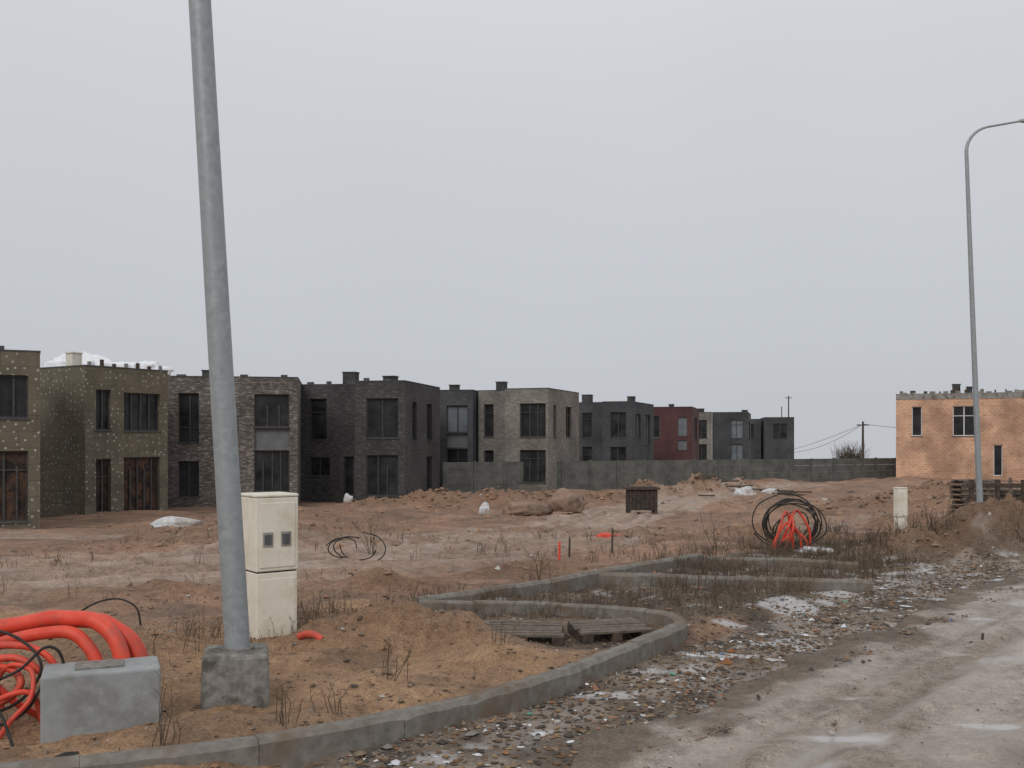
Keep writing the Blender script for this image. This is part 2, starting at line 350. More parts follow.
wr2=np.maximum(wr2,.85*(rut2+rut4+rut).clip(0,1)*sm((fbm(OF*1.0,AL*.8,3,85)-.47)*6))
wr2=np.maximum(wr2,.8*sm((fbm(OF*2.4,AL*.9,4,87)-.60)*9)*sm((OF+3.3)/.3))
rd=grid_mesh('road',RX,RY,rz,RC,wr2,M['ground']); tag(rd,kind='structure')

# ------------------------------------------------------------------ houses
def facade(b,P,d,n,L,z0,z1,ops,dep=.22,mi=0):
    P=Vector((*P,0)); d=Vector((*d,0)); n=Vector((*n,0))
    ss=sorted({0,L,*[k for o in ops for k in o[:2]]}); zz=sorted({z0,z1,*[k for o in ops for k in o[2:4]]})
    pt=lambda s,z,q=0: P+d*s-n*q+Vector((0,0,z))
    for i in range(len(ss)-1):
        for j in range(len(zz)-1):
            sc=(ss[i]+ss[i+1])/2; zc=(zz[j]+zz[j+1])/2
            if any(o[0]<sc<o[1] and o[2]<zc<o[3] for o in ops): continue
            b.quad(pt(ss[i],zz[j]),pt(ss[i+1],zz[j]),pt(ss[i+1],zz[j+1]),pt(ss[i],zz[j+1]),mi)
    for o in ops:
        s0,s1,a,c=o[:4]
        b.quad(pt(s0,a),pt(s0,c),pt(s0,c,dep),pt(s0,a,dep),mi); b.quad(pt(s1,a),pt(s1,c),pt(s1,c,dep),pt(s1,a,dep),mi)
        b.quad(pt(s0,a),pt(s1,a),pt(s1,a,dep),pt(s0,a,dep),mi); b.quad(pt(s0,c),pt(s1,c),pt(s1,c,dep),pt(s0,c,dep),mi)
def window(par,org,P,d,n,o,pane,frame):
    s0,s1,a,c=o[:4]; mul=o[4] if len(o)>4 else 1; kind=o[5] if len(o)>5 else 'window'
    if len(o)>6: pane=o[6]
    P=Vector((*P,0)); d=Vector((*d,0)); n=Vector((*n,0)); Zv=Vector((0,0,1))
    pt=lambda s,z,q: P+d*s-n*q+Zv*z
    dq=.20
    b=B(); b.obox(pt(s0,a,dq),d*(s1-s0),-n*.02,Zv*(c-a)); w=b.build(kind,[pane],org,par)
    if kind=='panel': return
    b=B(); t=.06
    def bar(sa,sb,za,zb,q=.195): b.obox(pt(sa,za,q),d*(sb-sa),n*.06,Zv*(zb-za))
    bar(s0,s1,a,a+t); bar(s0,s1,c-t,c); bar(s0,s0+t,a+t,c-t); bar(s1-t,s1,a+t,c-t)
    for k in range(1,mul+1):
        sc=s0+(s1-s0)*(k+random.uniform(-.12,.12))/(mul+1); bar(sc-t*.6,sc+t*.6,a+t,c-t-(random.choice((0,0,.5)) if mul>1 else 0),.192)
    if c-a>2 and random.random()<.7: h_=random.choice((.72,.3,.66)); bar(s0+t,s1-t,a+(c-a)*h_,a+(c-a)*h_+t*.8,.189)
    b.build('frame',[frame],org,w)
    if kind=='window':
        b=B(); b.obox(pt(s0-.05,a-.05,.18),d*(s1-s0+.1),n*.23,Zv*.047); b.build('sill',[M['coping']],org,w)
def house(C,phi,W,D,ztop,mat,front,side,label,chim=(),pane=None,frame=None,zb=-2.4,leftops=(),cop=None,posts=0,group='row of new flat-roofed houses',main=None,bits=0):
    pane=pane or M['pane']; frame=frame or M['frame']; phi=math.radians(phi)
    a=(math.sin(phi),math.cos(phi)); bb=(math.cos(phi),-math.sin(phi)); Cx,Cy=C
    if main: e=main; org=tuple(e.location)
    else:
        org=(Cx-bb[0]*W/2+a[0]*D/2,Cy-bb[1]*W/2+a[1]*D/2,float(g0(np.array(C[0]),np.array(C[1]))))
        e=empty('house',org,label,'house',group)
    nb_=(-bb[0],-bb[1]); na=(-a[0],-a[1]); Lc=(Cx-bb[0]*W,Cy-bb[1]*W)
    b=B()
    facade(b,C,nb_,na,W,zb,ztop,front); facade(b,C,a,bb,D,zb,ztop,side)
    facade(b,Lc,a,nb_,D,zb,ztop,list(leftops)); Bk=(Lc[0]+a[0]*D,Lc[1]+a[1]*D); facade(b,Bk,bb,a,W,zb,ztop,[])
    b.build('wall',[mat],org,e)
    for o in front: window(e,org,C,nb_,na,o,pane,frame)
    for o in side: window(e,org,C,a,bb,o,pane,frame)
    for o in leftops: window(e,org,Lc,a,nb_,o,pane,frame)
    b=B(); A=Vector((*a,0)); Bv=Vector((*bb,0)); L0=Vector((*Lc,0))
    b.obox(L0+Bv*.25+A*.25+Vector((0,0,ztop-.45)),Bv*(W-.5),A*(D-.5),Vector((0,0,.15)))
    Zt=Vector((0,0,ztop+.003)); th=.3
    def cp(o,u,v): b.obox(o+Zt,u,v,Vector((0,0,.05)),1)
    cp(L0-A*.02-Bv*.02,Bv*(W+.04),A*th); cp(L0+A*(D-th)-Bv*.02,Bv*(W+.04),A*(th+.02))
    cp(L0+A*(th-.02)-Bv*.02,Bv*th,A*(D-2*th+.02)); cp(L0+A*(th-.02)+Bv*(W-th+.02),Bv*th,A*(D-2*th+.02))
    for k in range(bits):
        s=W*(k+random.uniform(.05,.5))/bits; u=random.uniform(.2,.42)*W/bits; b.obox(L0+Bv*s+A*.05+Vector((0,0,ztop+.054)),Bv*u,A*.15,Vector((0,0,random.uniform(.06,.17))),1)
    rf=b.build('roof',[M['roof'],cop or M['coping']],org,e)
    for (s,t,w,h,*mm) in chim:
        b=B(); o=Vector((Cx,Cy,0))-Bv*s+A*t; b.box((o.x,o.y,ztop+h/2-.25),(w,w,h+.5),-phi); b.box((o.x,o.y,ztop+h+.03),(w+.08,w+.08,.06),-phi)
        b.build('chimney',[mm[0] if mm else M['bk_dark']],org,rf)
    for k in range(posts):
        q=random.uniform(.12,.3)
        b=B(); o=Vector((Cx,Cy,0))+ (A*(D*(k+.5)/posts)-Bv*.15 if posts<9 else -Bv*(W*(k+random.uniform(.2,.8))/posts)+A*.15); b.box((o.x,o.y,ztop+.055+q/2),(random.uniform(.1,.4) if posts>9 else .11,.14,q),-phi); b.build('parapet_post',[M['wood'] if k%3 else M['conc']],org,rf)
    return e
PB=M['paneboard']; PG=M['panelight']; GP=M['panelgrey']
house((-17.46,37),-26,11,8,5.25,M['insul'],[(.40,2.9,2.8,4.38,4,'window',M['pane']),(.40,2.9,-1.0,1.6,5,'window',PB)],[],
      'unfinished house clad in olive insulation boards with tall windows',bits=6)
house((-19.0,44.5),32.5,9,4.45,5.3,M['insul'],[],[(.55,1.32,2.45,4.28,1),(.55,1.32,-1.3,1.15,1,'window',PB),(2.0,4.0,2.42,4.2,3),(2.0,4.0,-1.4,1.2,4,'window',PB)],
      'unfinished house in olive insulation with pale fixing dots',posts=7,chim=[(2.6,1.2,.5,.75,M['cream'])])
house((-11.4,53.2),-10,11,8,5.3,M['bk_mix'],[(.43,2.25,2.68,4.43,2),(.43,2.25,1.5,2.63,0,'panel',GP),(.43,2.25,-.75,1.45,3),(5.05,6.1,1.85,4.45,1),(5.05,6.1,-1.0,.9,1)],[],
      'mottled brown brick house with grey panel between storeys',chim=[(5,3,.5,.5),(8,4,.5,.3)],bits=7)
h4=house((-6,56),10.6,2.95,7.7,5.3,M['bk_dark'],[(.39,2.25,2.1,4.35,1),(.39,2.25,-1.15,1.15,2)],
      [(4.6,5.8,2.0,4.2,1),(1.5,2.4,2.0,4.2,0),(4.6,5.8,-1.0,1.0,1)],'charcoal brick house with chimneys and unglazed openings',chim=[(1.4,1.8,.7,.35)],bits=2)
house((-8.85,57.7),10.6,3.6,6,5.2,M['bk_dark'],[(1.95,3.0,2.0,4.4,0),(1.75,3.0,-.1,1.0,1),(.3,.9,-1.2,1.05,0,'door')],[],'',chim=[(.9,1.2,.75,.75)],main=h4,bits=3)
house((-2.6,66.4),10,3,7,5.3,M['bk_dark2'],[(.35,1.8,2.5,4.3,1,'window',PG),(.35,1.8,1.5,2.45,0,'panel',GP),(.35,1.8,-.8,1.4,1)],[],
      'narrow slate brick house with pale glazed upper window',chim=[(1.6,1.5,.6,.4)])
h5=house((2.34,65),20,3.0,7.2,5.35,M['bk_beige'],[(.15,1.95,2.2,4.4,2),(.15,1.95,-.8,1.35,2)],[(4,5.4,2.2,4.3,1),(1.2,1.8,2.2,4.3,0)],
      'pale beige brick house with wide upper window',chim=[])
house((-.2,66.7),20,2.2,5.5,5.3,M['bk_beige'],[(1.1,1.8,2.2,4.4,0),(1.1,1.8,-.8,1.3,0)],[],'',chim=[(.9,1.0,.6,.6)],main=h5)
h6=house((10.3,86),20,2.6,9,5.3,M['bk_dark2'],[(.5,1.9,2.2,4.4,1),(.5,1.9,-.8,1.4,1)],[(1.5,3.5,2.2,4.3,1,'window',PG),(5,7.5,1.6,4.3,2,'window',PG)],
      'slate grey brick house with glazed side windows',chim=[(.6,2.4,.6,.5)])
house((8.1,88),20,2.8,7,5.3,M['bk_dark2'],[(1.1,2.0,2.2,4.4,0),(1.1,2.0,-.8,1.4,0)],[],'',chim=[(1.8,1,.8,.7)],main=h6)
house((18.0,100),15,4.9,9,5.3,M['bk_red'],[(.5,1.4,2.4,4.3,1,'window',PG),(.5,1.4,1.0,2.0,1,'window',PG),(3.2,4.3,2.2,4.4,0)],[(3,6,2,4.3,1)],
      'dark red brick house with light framed windows',chim=[(2.2,1.5,.5,.3)],frame=M['panelgrey'],zb=-3)
house((23.9,119.5),5,3.6,9,5.3,M['bk_beige'],[(.6,1.8,2.2,4.4,1),(.6,1.8,-.5,1.5,1)],[],'narrow beige brick house',chim=[(1.2,1.5,.8,.45)],zb=-4)
house((28.1,119),15,4.2,12,5.3,M['bk_dark2'],[(.6,2.0,2.2,4.4,1,'window',PG),(.6,2.0,-.8,1.5,1,'window',PG)],[(3,8,2,4.3,2)],'slate grey brick house with glazed facade',chim=[(.5,3,.7,.3)],zb=-4)
h10=house((41.2,146),10,4.2,9,5.3,M['bk_dark2'],[(1,3,2.2,4.4,1)],[(2,4,2,4.3,1)],'slate grey brick house at the end of the row',chim=[(1.5,3,.12,1.6)],zb=-5)
house((37.1,149),10,4.0,7,5.1,M['bk_dark2'],[(1,2.6,2.2,4.4,1)],[],'',main=h10,zb=-5)
bh=house((41.78,69.75),22,14,9,5.4,M['bk_orange'],[(12.2,12.9,2.3,4.5,0),(8.6,10.1,2.3,4.5,1),(6.8,7.4,-.6,1.65,0,'door'),(2.5,4.5,2.3,4.5,1),(2.5,4.5,-.2,1.5,1)],[],
      'unfinished orange block house with white framed windows',frame=M['framew'],chim=[(9.8,2,.55,.75),(8.9,2.2,.4,.55)],zb=-2,cop=M['conc'],posts=16,group='houses under construction',bits=14)
b=B(); bb=Vector((.927,-.375,0)); nn=Vector((-.375,-.927,0)); b.obox(Vector((28.8,75,5.02)),bb*14,nn*.03,(0,0,.375)); b.build('ring_beam',[M['conc']],tuple(bh.location),bh)

def lump(c,size,seed,mat,name,label,cat,sub=3,rough=.35,group=None,flat=0):
    import bmesh
    bm=bmesh.new(); bmesh.ops.create_icosphere(bm,subdivisions=sub,radius=1)
    for v in bm.verts:
        n=mnoise.fractal(v.co*1.3+Vector((seed,seed*2,0)),.9,2.1,4); v.co*=1+rough*n
        if v.co.z<-.35: v.co.z=-.35
        v.co=Vector((v.co.x*size[0],v.co.y*size[1],v.co.z*size[2]))
    me=bpy.data.meshes.new(name); bm.to_mesh(me); bm.free(); me.materials.append(mat)
    for p in me.polygons: p.use_smooth=True
    ob=bpy.data.objects.new(name,me); ob.location=c; coll.objects.link(ob); tag(ob,label,cat,group); return ob
snow=mottled('snowy_sheet',(.74,.76,.79),(.86,.87,.89),3,.7,.3,.03)
for x,y,z,a_,c_,s in ((-21.4,48.9,5.35,1.4,.85,3),(-19.8,49.2,5.35,1.5,.72,9),(-18.3,49.6,5.33,1.2,.55,12)):
    lump((x,y,z),(a_,.6,c_),s,snow,'tarpaulin','snow covered white sheeting heaped on the flat roof','tarpaulin',4,.5,'roof sheeting')

# ------------------------------------------------------------------ concrete fence
def run_fence(P,Q,top,name,label):
    P=Vector((*P,0));Q=Vector((*Q,0)); L=(Q-P).length; d=(Q-P)/L; n=Vector((d.y,-d.x,0)); k=int(L/2.1)
    org=((P.x+Q.x)/2,(P.y+Q.y)/2,-1.3); e=empty(name,org,label,'fence')
    b=B(); 
    for i in range(k+1):
        o=P+d*(L*i/k); b.obox(o-d*.08-n*-.02+Vector((0,0,-2.3)),d*.16,-n*.16,Vector((0,0,2.3+top+.04+.02*math.sin(i*3)))) 
    b.build('post',[M['fence']],org,e)['kind']='stuff'
    b=B()
    for i in range(k):
        o=P+d*(L*i/k)
        for r in range(5):
            z=top-.5*(r+1)+.01; b.obox(o+d*.085-n*.03+Vector((0,0,z)),d*(L/k-.17),-n*.06,Vector((0,0,.49)))
    p=b.build('panel',[M['fence']],org,e); p['kind']='stuff'
run_fence((-4.3,63.5),(30.4,79.0),.58,'concrete_fence','long grey precast concrete panel fence before the houses')

# ------------------------------------------------------------------ street lamps
def lamp(base,top,r0,r1,armdir,blk,label):
    e=empty('street_lamp',base,label,'street lamp','galvanised street lamps along the road')
    bx,by,bz=base; tp=Vector(top); bp=Vector((bx,by,bz+blk[1]-.02))
    b=B(); ax=Vector(armdir).normalized()
    pts=[bp.lerp(tp,t/10) for t in range(11)]; rs=[r0+(r1-r0)*t/10 for t in range(11)]
    R=.55
    for k in range(1,9):
        pts.append(tp+ax*(R*(1-math.cos(math.radians(k*10.))))+Vector((0,0,R*math.sin(math.radians(k*10.))))); rs.append(r1*(1-.05*k))
    endp=pts[-1]+ax*.75+Vector((0,0,.11)); pts.append(endp); rs.append(r1*.55)
    b.tube(pts,rs,20); b.build('pole',[M['galv']],base,e)
    b=B(); b.tube([endp-ax*.05,endp+ax*.15,endp+ax*.5,endp+ax*.68],[.035,.07,.08,.03],10); b.build('lamp_head',[M['galv']],base,e)
    b=B(); b.tube([bp+Vector((0,0,0)),bp+Vector((0,0,.018))],r0*1.35,18); b.build('collar',[M['concbase']],base,e)
    b=B(); b.box((bx-.01,by,bz+blk[1]/2-.14),(blk[0],blk[0],blk[1]+.24),math.radians(blk[2]),taper=.9); b.build('foundation',[M['concbase']],base,e,bevel=.03)
    return e
lamp((-2.02,7.36,-.06),(-2.50,7.36,8.7),.092,.072,(.8,-.6,0),(.51,.54,14),'galvanised street lamp on a weathered concrete block in sand')
z=g0(np.array(10.7),np.array(22.8))+0.
lamp((10.69,22.8,float(z)),(10.36,22.8,8.58),.072,.042,(1,-.12,0),(.44,.3,20),'galvanised street lamp with curved arm behind earth mound')

# ------------------------------------------------------------------ meter cabinets
def cabinet(P,fd,ld,w,dp,z0,h1,h2,label,windows=True):
    P=Vector((*P,0)); f=Vector((*fd,0)); l=Vector((*ld,0)); Zv=Vector((0,0,1)); org=(*(P+f*w/2+l*dp/2)[:2],z0)
    e=empty('meter_cabinet',org,label,'meter cabinet','cream utility cabinets')
    b=B(); b.obox(P+Zv*(z0-.15),f*w,l*dp,Zv*(h1+.15)); b.build('lower_housing',[M['cream']],org,e,bevel=.012)
    b=B(); zt=z0+h1+.012; b.obox(P+f*.01+l*.01+Zv*(zt-.012),f*(w-.02),l*(dp-.02),Zv*.014); b.build('seam',[M['dark']],org,e)
    b=B(); b.obox(P-f*.008-l*.008+Zv*(zt+.002),f*(w+.016),l*(dp+.016),Zv*(h2-.05)); b.build('upper_housing',[M['cream']],org,e,bevel=.012)
    b=B(); b.obox(P-f*.012-l*.012+Zv*(zt+h2-.045),f*(w+.024),l*(dp+.024),Zv*.03); b.build('lid',[M['cream']],org,e,bevel=.012)
    b=B(); b.obox(P+f*.03-l*.008+Zv*(zt+.04),f*(w-.06),-l*.010,Zv*(h2-.14)); dr=b.build('door',[M['cream']],org,e,bevel=.004)
    if windows:
        for k in (.14,.58):
            o=P+f*(w*k)-l*.0185+Zv*(zt+.24)
            b=B(); b.obox(o,f*.10,-l*.006,Zv*.14); fr=b.build('meter_window',[M['conc']],org,dr)
            b=B(); b.obox(o+f*.016-l*.006+Zv*.022,f*.068,-l*.004,Zv*.096); b.build('glass',[M['meter']],org,fr)
    b=B(); b.obox(P+f*.03-l*0+Zv*(z0+.06),f*(w-.06),-l*.008,Zv*(h1-.12)); b.build('lower_door',[M['cream']],org,e,bevel=.004)
cabinet((-2.44,9.55),(.8,.6),(-.6,.8),.42,.42,.04,.68,.76,'cream plastic meter cabinet with two small windows in sand')
z=HZ(9.4,24)
cabinet((9.26,24),(.97,.24),(-.24,.97),.26,.16,z-.1,.55,.72,'slim cream utility cabinet beside earth mound',False)

# ------------------------------------------------------------------ kerbs
def kerb(P,label,top=.15,w=.15,slen=1.0,curve=6,z0=-.25):
    pts=catmull([(*p,0) for p in P],curve) if curve else [Vector((*p,0)) for p in P]
    cum=[0]
    for a,c in zip(pts[:-1],pts[1:]): cum.append(cum[-1]+(c-a).length)
    def at(s):
        s=max(0,min(cum[-1],s))
        for i in range(len(cum)-1):
            if s<=cum[i+1]+1e-9: return pts[i].lerp(pts[i+1],(s-cum[i])/max(1e-9,cum[i+1]-cum[i]))
        return pts[-1]
    b=B(); s=0; L=cum[-1]; i=0
    while s<L-.05:
        e_=min(L,s+slen-.004); n=8; vs=[]; jz=random.uniform(-.007,.007); jx=random.uniform(-.003,.003)
        for k in range(n+1):
            q=s+(e_-s)*k/n; p=at(q); t=(at(q+.06)-at(q-.06)).normalized(); nn=Vector((t.y,-t.x,0))
            chip=.014*max(0,float(vnoise(np.array(q*9.),np.array(1.),5))-.55)*3
            zt=float(g0(np.array(p.x),np.array(p.y)))+top+jz+.012*float(vnoise(np.array(q*3.),np.array(0.),2)); c=.02
            for o,zz in((-w/2,z0),(-w/2,zt-c),(-w/2+c,zt),(w/2-c*1.6-chip,zt),(w/2,zt-c*1.6-chip),(w/2,z0)):
                pp=p+nn*(o+jx); vs.append((pp.x,pp.y,zz))
        fs=[(k*6+j,k*6+j+1,(k+1)*6+j+1,(k+1)*6+j) for k in range(n) for j in range(5)]
        fs+=[(0,1,2,3,4,5),tuple(n*6+j for j in range(5,-1,-1))]
        b.add(vs,fs); s+=slen; i+=1
    o=P[len(P)//2]; ob=b.build('kerb',[M['kerb']],(o[0],o[1],0)); tag(ob,label,'kerb','concrete kerbs'); return ob
kerb([(-7,3.6),(-4.2,4.9),(-2.57,5.72),(-1.38,6.25),(-.43,7.05),(.38,8.0),(1.02,8.95),(1.5,9.7),(1.72,10.2),(1.66,10.62),(1.35,10.88),(.87,11.12),(0,11.33),(-1.05,11.42)],'curved grey concrete kerb around a sandy bed',top=.165,w=.14)
kerb([(-1.1,11.55),(.1,12.6),(1.55,14.4),(3.05,16.2)],'straight muddy concrete kerb behind the parking bays',top=.18,curve=0,w=.12)
kerb([(3.2,16.3),(4.2,15.9),(5.3,15.3)],'short concrete kerb across the parking bay',top=.14,curve=0,w=.12)
kerb([(.95,14.0),(2.9,13.6),(4.75,13.2)],'low concrete kerb dividing the parking bays',top=.15,curve=0,w=.12)
kerb([(3.2,16.5),(6.8,20.8),(9.0,23.4)],'straight muddy concrete kerb beside the cable coil',top=.08,curve=0,w=.12)

# ------------------------------------------------------------------ concrete block and conduits
org=(-2.90,6.85,.02); e=empty('concrete_foundation_block',org,'plain grey concrete foundation block standing on sand','foundation block')
rot=math.radians(22); w,dp,h=.73,.42,.46
cr,sr=math.cos(rot),math.sin(rot); f=Vector((cr,sr,0)); l=Vector((-sr,cr,0)); P=Vector((-3.02,6.40,-.08)); Zv=Vector((0,0,1))
b=B(); b.obox(P,f*w,l*dp,Zv*(h+.10)); b.build('block',[M['concblock']],org,e,bevel=.016)
b=B(); b.obox(P+f*.2+l*.12+Zv*(h+.101),f*.3,l*.2,Zv*.012); b.build('fixing_plate',[M['concbase']],org,e)
def conduit(P,r,label,mat=None,corr=True,name='conduit_pipe',cat='pipe',n=14,group='red plastic conduits'):
    pts=catmull(P,n); 
    cum=[0]
    for a,c in zip(pts[:-1],pts[1:]): cum.append(cum[-1]+(c-a).length)
    if corr:
        st=r*.22; N=int(cum[-1]/st); out=[];j=0; rs=[]
        for i in range(N):
            s=i*st
            while cum[j+1]<s: j+=1
            p=pts[j].lerp(pts[j+1],(s-cum[j])/(cum[j+1]-cum[j])); wv=mnoise.noise(p*4+Vector((r*99,0,0)))
            out.append(p+Vector((0,0,wv*.025))); rs.append(r*(1 if i%2 else .975)*(1+.06*wv))
        pts=out
    else: rs=[r]*len(pts)
    b=B(); b.tube(pts,rs,14 if r>.028 else 6); o=pts[0]
    ob=b.build(name,[mat or M['red']],tuple(o),None,uv=False); tag(ob,label,cat,group); return ob
L='thick red conduit draped behind the concrete block'
conduit([(-4.8,7.2,.20),(-4.1,7.2,.50),(-3.55,7.15,.68),(-3.12,7.1,.735),(-2.88,7.05,.69),(-2.74,7.0,.52),(-2.70,6.98,.25),(-2.68,6.98,.02)],.058,L)
conduit([(-4.8,7.34,.02),(-4.1,7.3,.36),(-3.55,7.22,.60),(-3.10,7.2,.715),(-2.80,7.12,.64),(-2.64,7.1,.44),(-2.60,7.05,.02)],.058,L)
conduit([(-4.7,7.02,.10),(-4.0,7.05,.44),(-3.5,7.02,.60),(-3.2,7.0,.655),(-3.0,6.98,.60),(-2.88,6.96,.4),(-2.86,6.95,.02)],.045,L)
L2='red conduit looping loosely beside the concrete block'
conduit([(-4.6,6.95,.24),(-4.0,6.95,.40),(-3.6,6.92,.55),(-3.3,6.9,.56),(-3.14,6.88,.42),(-3.1,6.88,.1)],.026,L2)
conduit([(-3.2,7.0,.02),(-3.42,6.85,.22),(-3.60,6.8,.44),(-3.40,6.8,.52),(-3.2,6.82,.40),(-3.08,6.85,.15)],.026,L2)
conduit([(-4.2,6.6,.06),(-3.75,6.65,.10),(-3.42,6.7,.24),(-3.30,6.72,.38),(-3.5,6.8,.46),(-3.9,6.85,.36)],.026,L2)
conduit([(-3.65,6.5,-.02),(-3.55,6.55,.16),(-3.36,6.6,.30),(-3.2,6.65,.32),(-3.14,6.7,.1)],.020,L2)
conduit([(-4.0,6.7,.3),(-3.7,6.68,.33),(-3.5,6.65,.22),(-3.42,6.6,.06),(-3.3,6.5,.0)],.020,L2)
conduit([(-3.36,6.42,.0),(-3.28,6.5,.14),(-3.18,6.6,.3),(-3.22,6.7,.45),(-3.38,6.75,.48),(-3.5,6.8,.36),(-3.46,6.8,.16)],.018,L2)
Lb='thin black cable beside red conduits'
conduit([(-3.9,6.6,.1),(-3.5,6.65,.36),(-3.3,6.7,.46),(-3.15,6.75,.60),(-3.06,6.8,.52),(-3.04,6.82,.2)],.010,Lb,M['black'],False,'cable','cable',group='black cables')
conduit([(-3.9,6.75,.38),(-3.6,6.7,.22),(-3.4,6.6,.12),(-3.2,6.6,.22),(-3.12,6.7,.42)],.010,Lb,M['black'],False,'cable','cable',group='black cables')
conduit([(-3.6,6.3,.06),(-3.45,6.4,.2),(-3.32,6.45,.25),(-3.2,6.36,.12),(-3.14,6.3,.05)],.010,Lb,M['black'],False,'cable','cable',group='black cables')
conduit([(-3.75,6.4,.02),(-3.55,6.5,.12),(-3.4,6.6,.32),(-3.5,6.7,.5),(-3.75,6.75,.55)],.012,Lb,M['black'],False,'cable','cable',group='black cables')
conduit([(-3.9,6.8,.62),(-3.6,6.85,.70),(-3.35,6.85,.62),(-3.2,6.8,.45),(-3.3,6.7,.25),(-3.5,6.6,.2),(-3.7,6.6,.35)],.011,Lb,M['black'],False,'cable','cable',group='black cables')
conduit([(-4.35,9.3,.1),(-4.1,9.6,.38),(-3.85,9.7,.46),(-3.65,9.7,.38),(-3.6,9.7,.2)],.010,'black cable loop rising from sand',M['black'],False,'cable','cable',group='black cables')
zr=HZ(-1.9,9.45)
conduit([(-2.02,9.5,zr+.02),(-1.94,9.45,zr+.05),(-1.85,9.4,zr+.04),(-1.77,9.36,zr-.01)],.034,'short red conduit end lying in sand')
zz=HZ(-2.8,17)
for k in range(4):
    cx=-2.9+.12*k; r=.20+.04*k; P=[(cx+r*math.cos(a)*1.3,17+.2*math.sin(a*1.3+k),zz+.2+r*.8*math.sin(a)) for a in [i*.7+k for i in range(5+k)]]
    conduit(P,.011,'tangled black cable loops on the dirt',M['black'],False,'cable','cable',group='black cables')
zz=HZ(5.3,18.8)
for k in range(8):
    th=random.uniform(-.45,.45); tl=random.uniform(.0,.45); r=random.uniform(.42,.60); cx=5.25+random.uniform(-.14,.2); cy=18.9+random.uniform(-.2,.2)
    u=Vector((math.cos(th),math.sin(th),0)); v=Vector((math.sin(th)*math.sin(tl),-math.cos(th)*math.sin(tl),math.cos(tl))); c=Vector((cx,cy,zz+r*math.cos(tl)*.9+.04))
    ph=random.uniform(0,6); rx=random.uniform(1.0,1.12); P=[]
    for i in range(12+random.randint(-1,5)):
        a=ph+i*2*math.pi/12; g=1-.008*i; P.append(tuple(c+u*(r*rx*g*math.cos(a))+v*(r*.92*g*math.sin(a))+Vector((random.gauss(0,.01),random.gauss(0,.02),random.gauss(0,.01)))))
    conduit(P,.013,'large tangled coil of black cable on the verge',M['black'],False,'cable','cable',n=5,group='black cables')
for k in range(5):
    x0=5.05+.06*k; s=random.uniform(-.14,.14); hh=random.uniform(.35,.78); P=[(x0-.14+s,18.6+.05*k,zz+.05),(x0-.03+s,18.6,zz+hh*.6),(x0+.06,18.65+.04*k,zz+hh),(x0+.15-s,18.75,zz+hh*.55),(x0+.2-s,18.8,zz+.03)]
    conduit(P,.024,'red conduit ends bundled inside the cable coil',corr=False,n=6)
def pallet(c,rot,L,W_,label,tilt=0):
    e=empty('wooden_pallet',c,label,'pallet','weathered wooden pallets'); b=B(); x,y,z=c; cr,sr=math.cos(rot),math.sin(rot)
    for k in range(6):
        q=-W_/2+W_*(k+.5)/6; b.box((x-sr*q,y+cr*q,z+.115+random.uniform(-.006,.006)),(L+random.uniform(-.07,.04),W_/6*.8,.022),rot+random.uniform(-.03,.03))
    b.build('deck_board',[M['woodl']],c,e)
    b=B()
    for k in (-1,0,1):
        q=k*(L/2-.06); b.box((x+cr*q,y+sr*q,z+.05),(.1,W_,.1),rot)
    b.build('bearer',[M['wood']],c,e); e.rotation_euler=(tilt,0,0)
pallet((.12,10.0,-.0),math.radians(-4),.80,.6,'dark weathered wooden pallet lying on wet soil',.05)
pallet((.98,10.15,.0),math.radians(12),.72,.6,'dark weathered wooden pallet beside kerb',.04)

# ------------------------------------------------------------------ boulders, crate, sacks
lump((2.55,46.5,HZ(2.55,46.5)+.35),(.78,.6,.72),2,M['rock'],'boulder','large rounded brown boulder on the dirt','boulder',4,.3)
lump((.7,46.5,HZ(.7,46.5)+.2),(1.1,.6,.45),5,M['rock'],'boulder','flat reddish boulder on the dirt','boulder',4,.3)
lump((2.9,51,HZ(2.9,51)+.1),(.6,.5,.4),8,M['rock'],'boulder','small brown boulder beside larger ones','boulder',3,.3)
for x,y,sx,sz,s in ((-1.35,50,.3,.45,3),(-8.5,52,.22,.36,4),(-12.5,37.5,.95,.3,6),(13.5,58,.6,.35,7),(15.5,60,.5,.25,8),(5.5,18.1,.35,.08,9)):
    lump((x,y,HZ(x,y)+sz*.3),(sx,sx*.7,sz),s,M['white'],'plastic_sack','crumpled white plastic sack on the dirt','sack',3,.5,'white plastic sacks')
x,y=6.15,47.5; z=HZ(x,y)-.02; e=empty('wooden_crate',(x,y,z),'dark timber crate with overhanging top on bare soil','crate')
b=B()
for dx in(-.62,.62):
    for dy in(-.4,.4): b.box((x+dx,y+dy,z+.12),(.14,.14,.3),0)
b.build('leg',[M['wood']],(x,y,z),e)
b=B()
for k in range(7): b.box((x-.6+.2*k,y,z+.72),(.185,1.0,.95+.02*(k%3)),0)
b.build('crate_side',[mottled('dark_timber',(.03,.026,.024),(.08,.06,.05),9)],(x,y,z),e)
b=B(); b.box((x,y,z+1.26),(1.62,1.2,.10),0); b.box((x,y-.06,z+1.33),(1.2,.9,.04),.05); b.build('lid',[M['wood']],(x,y,z),e)

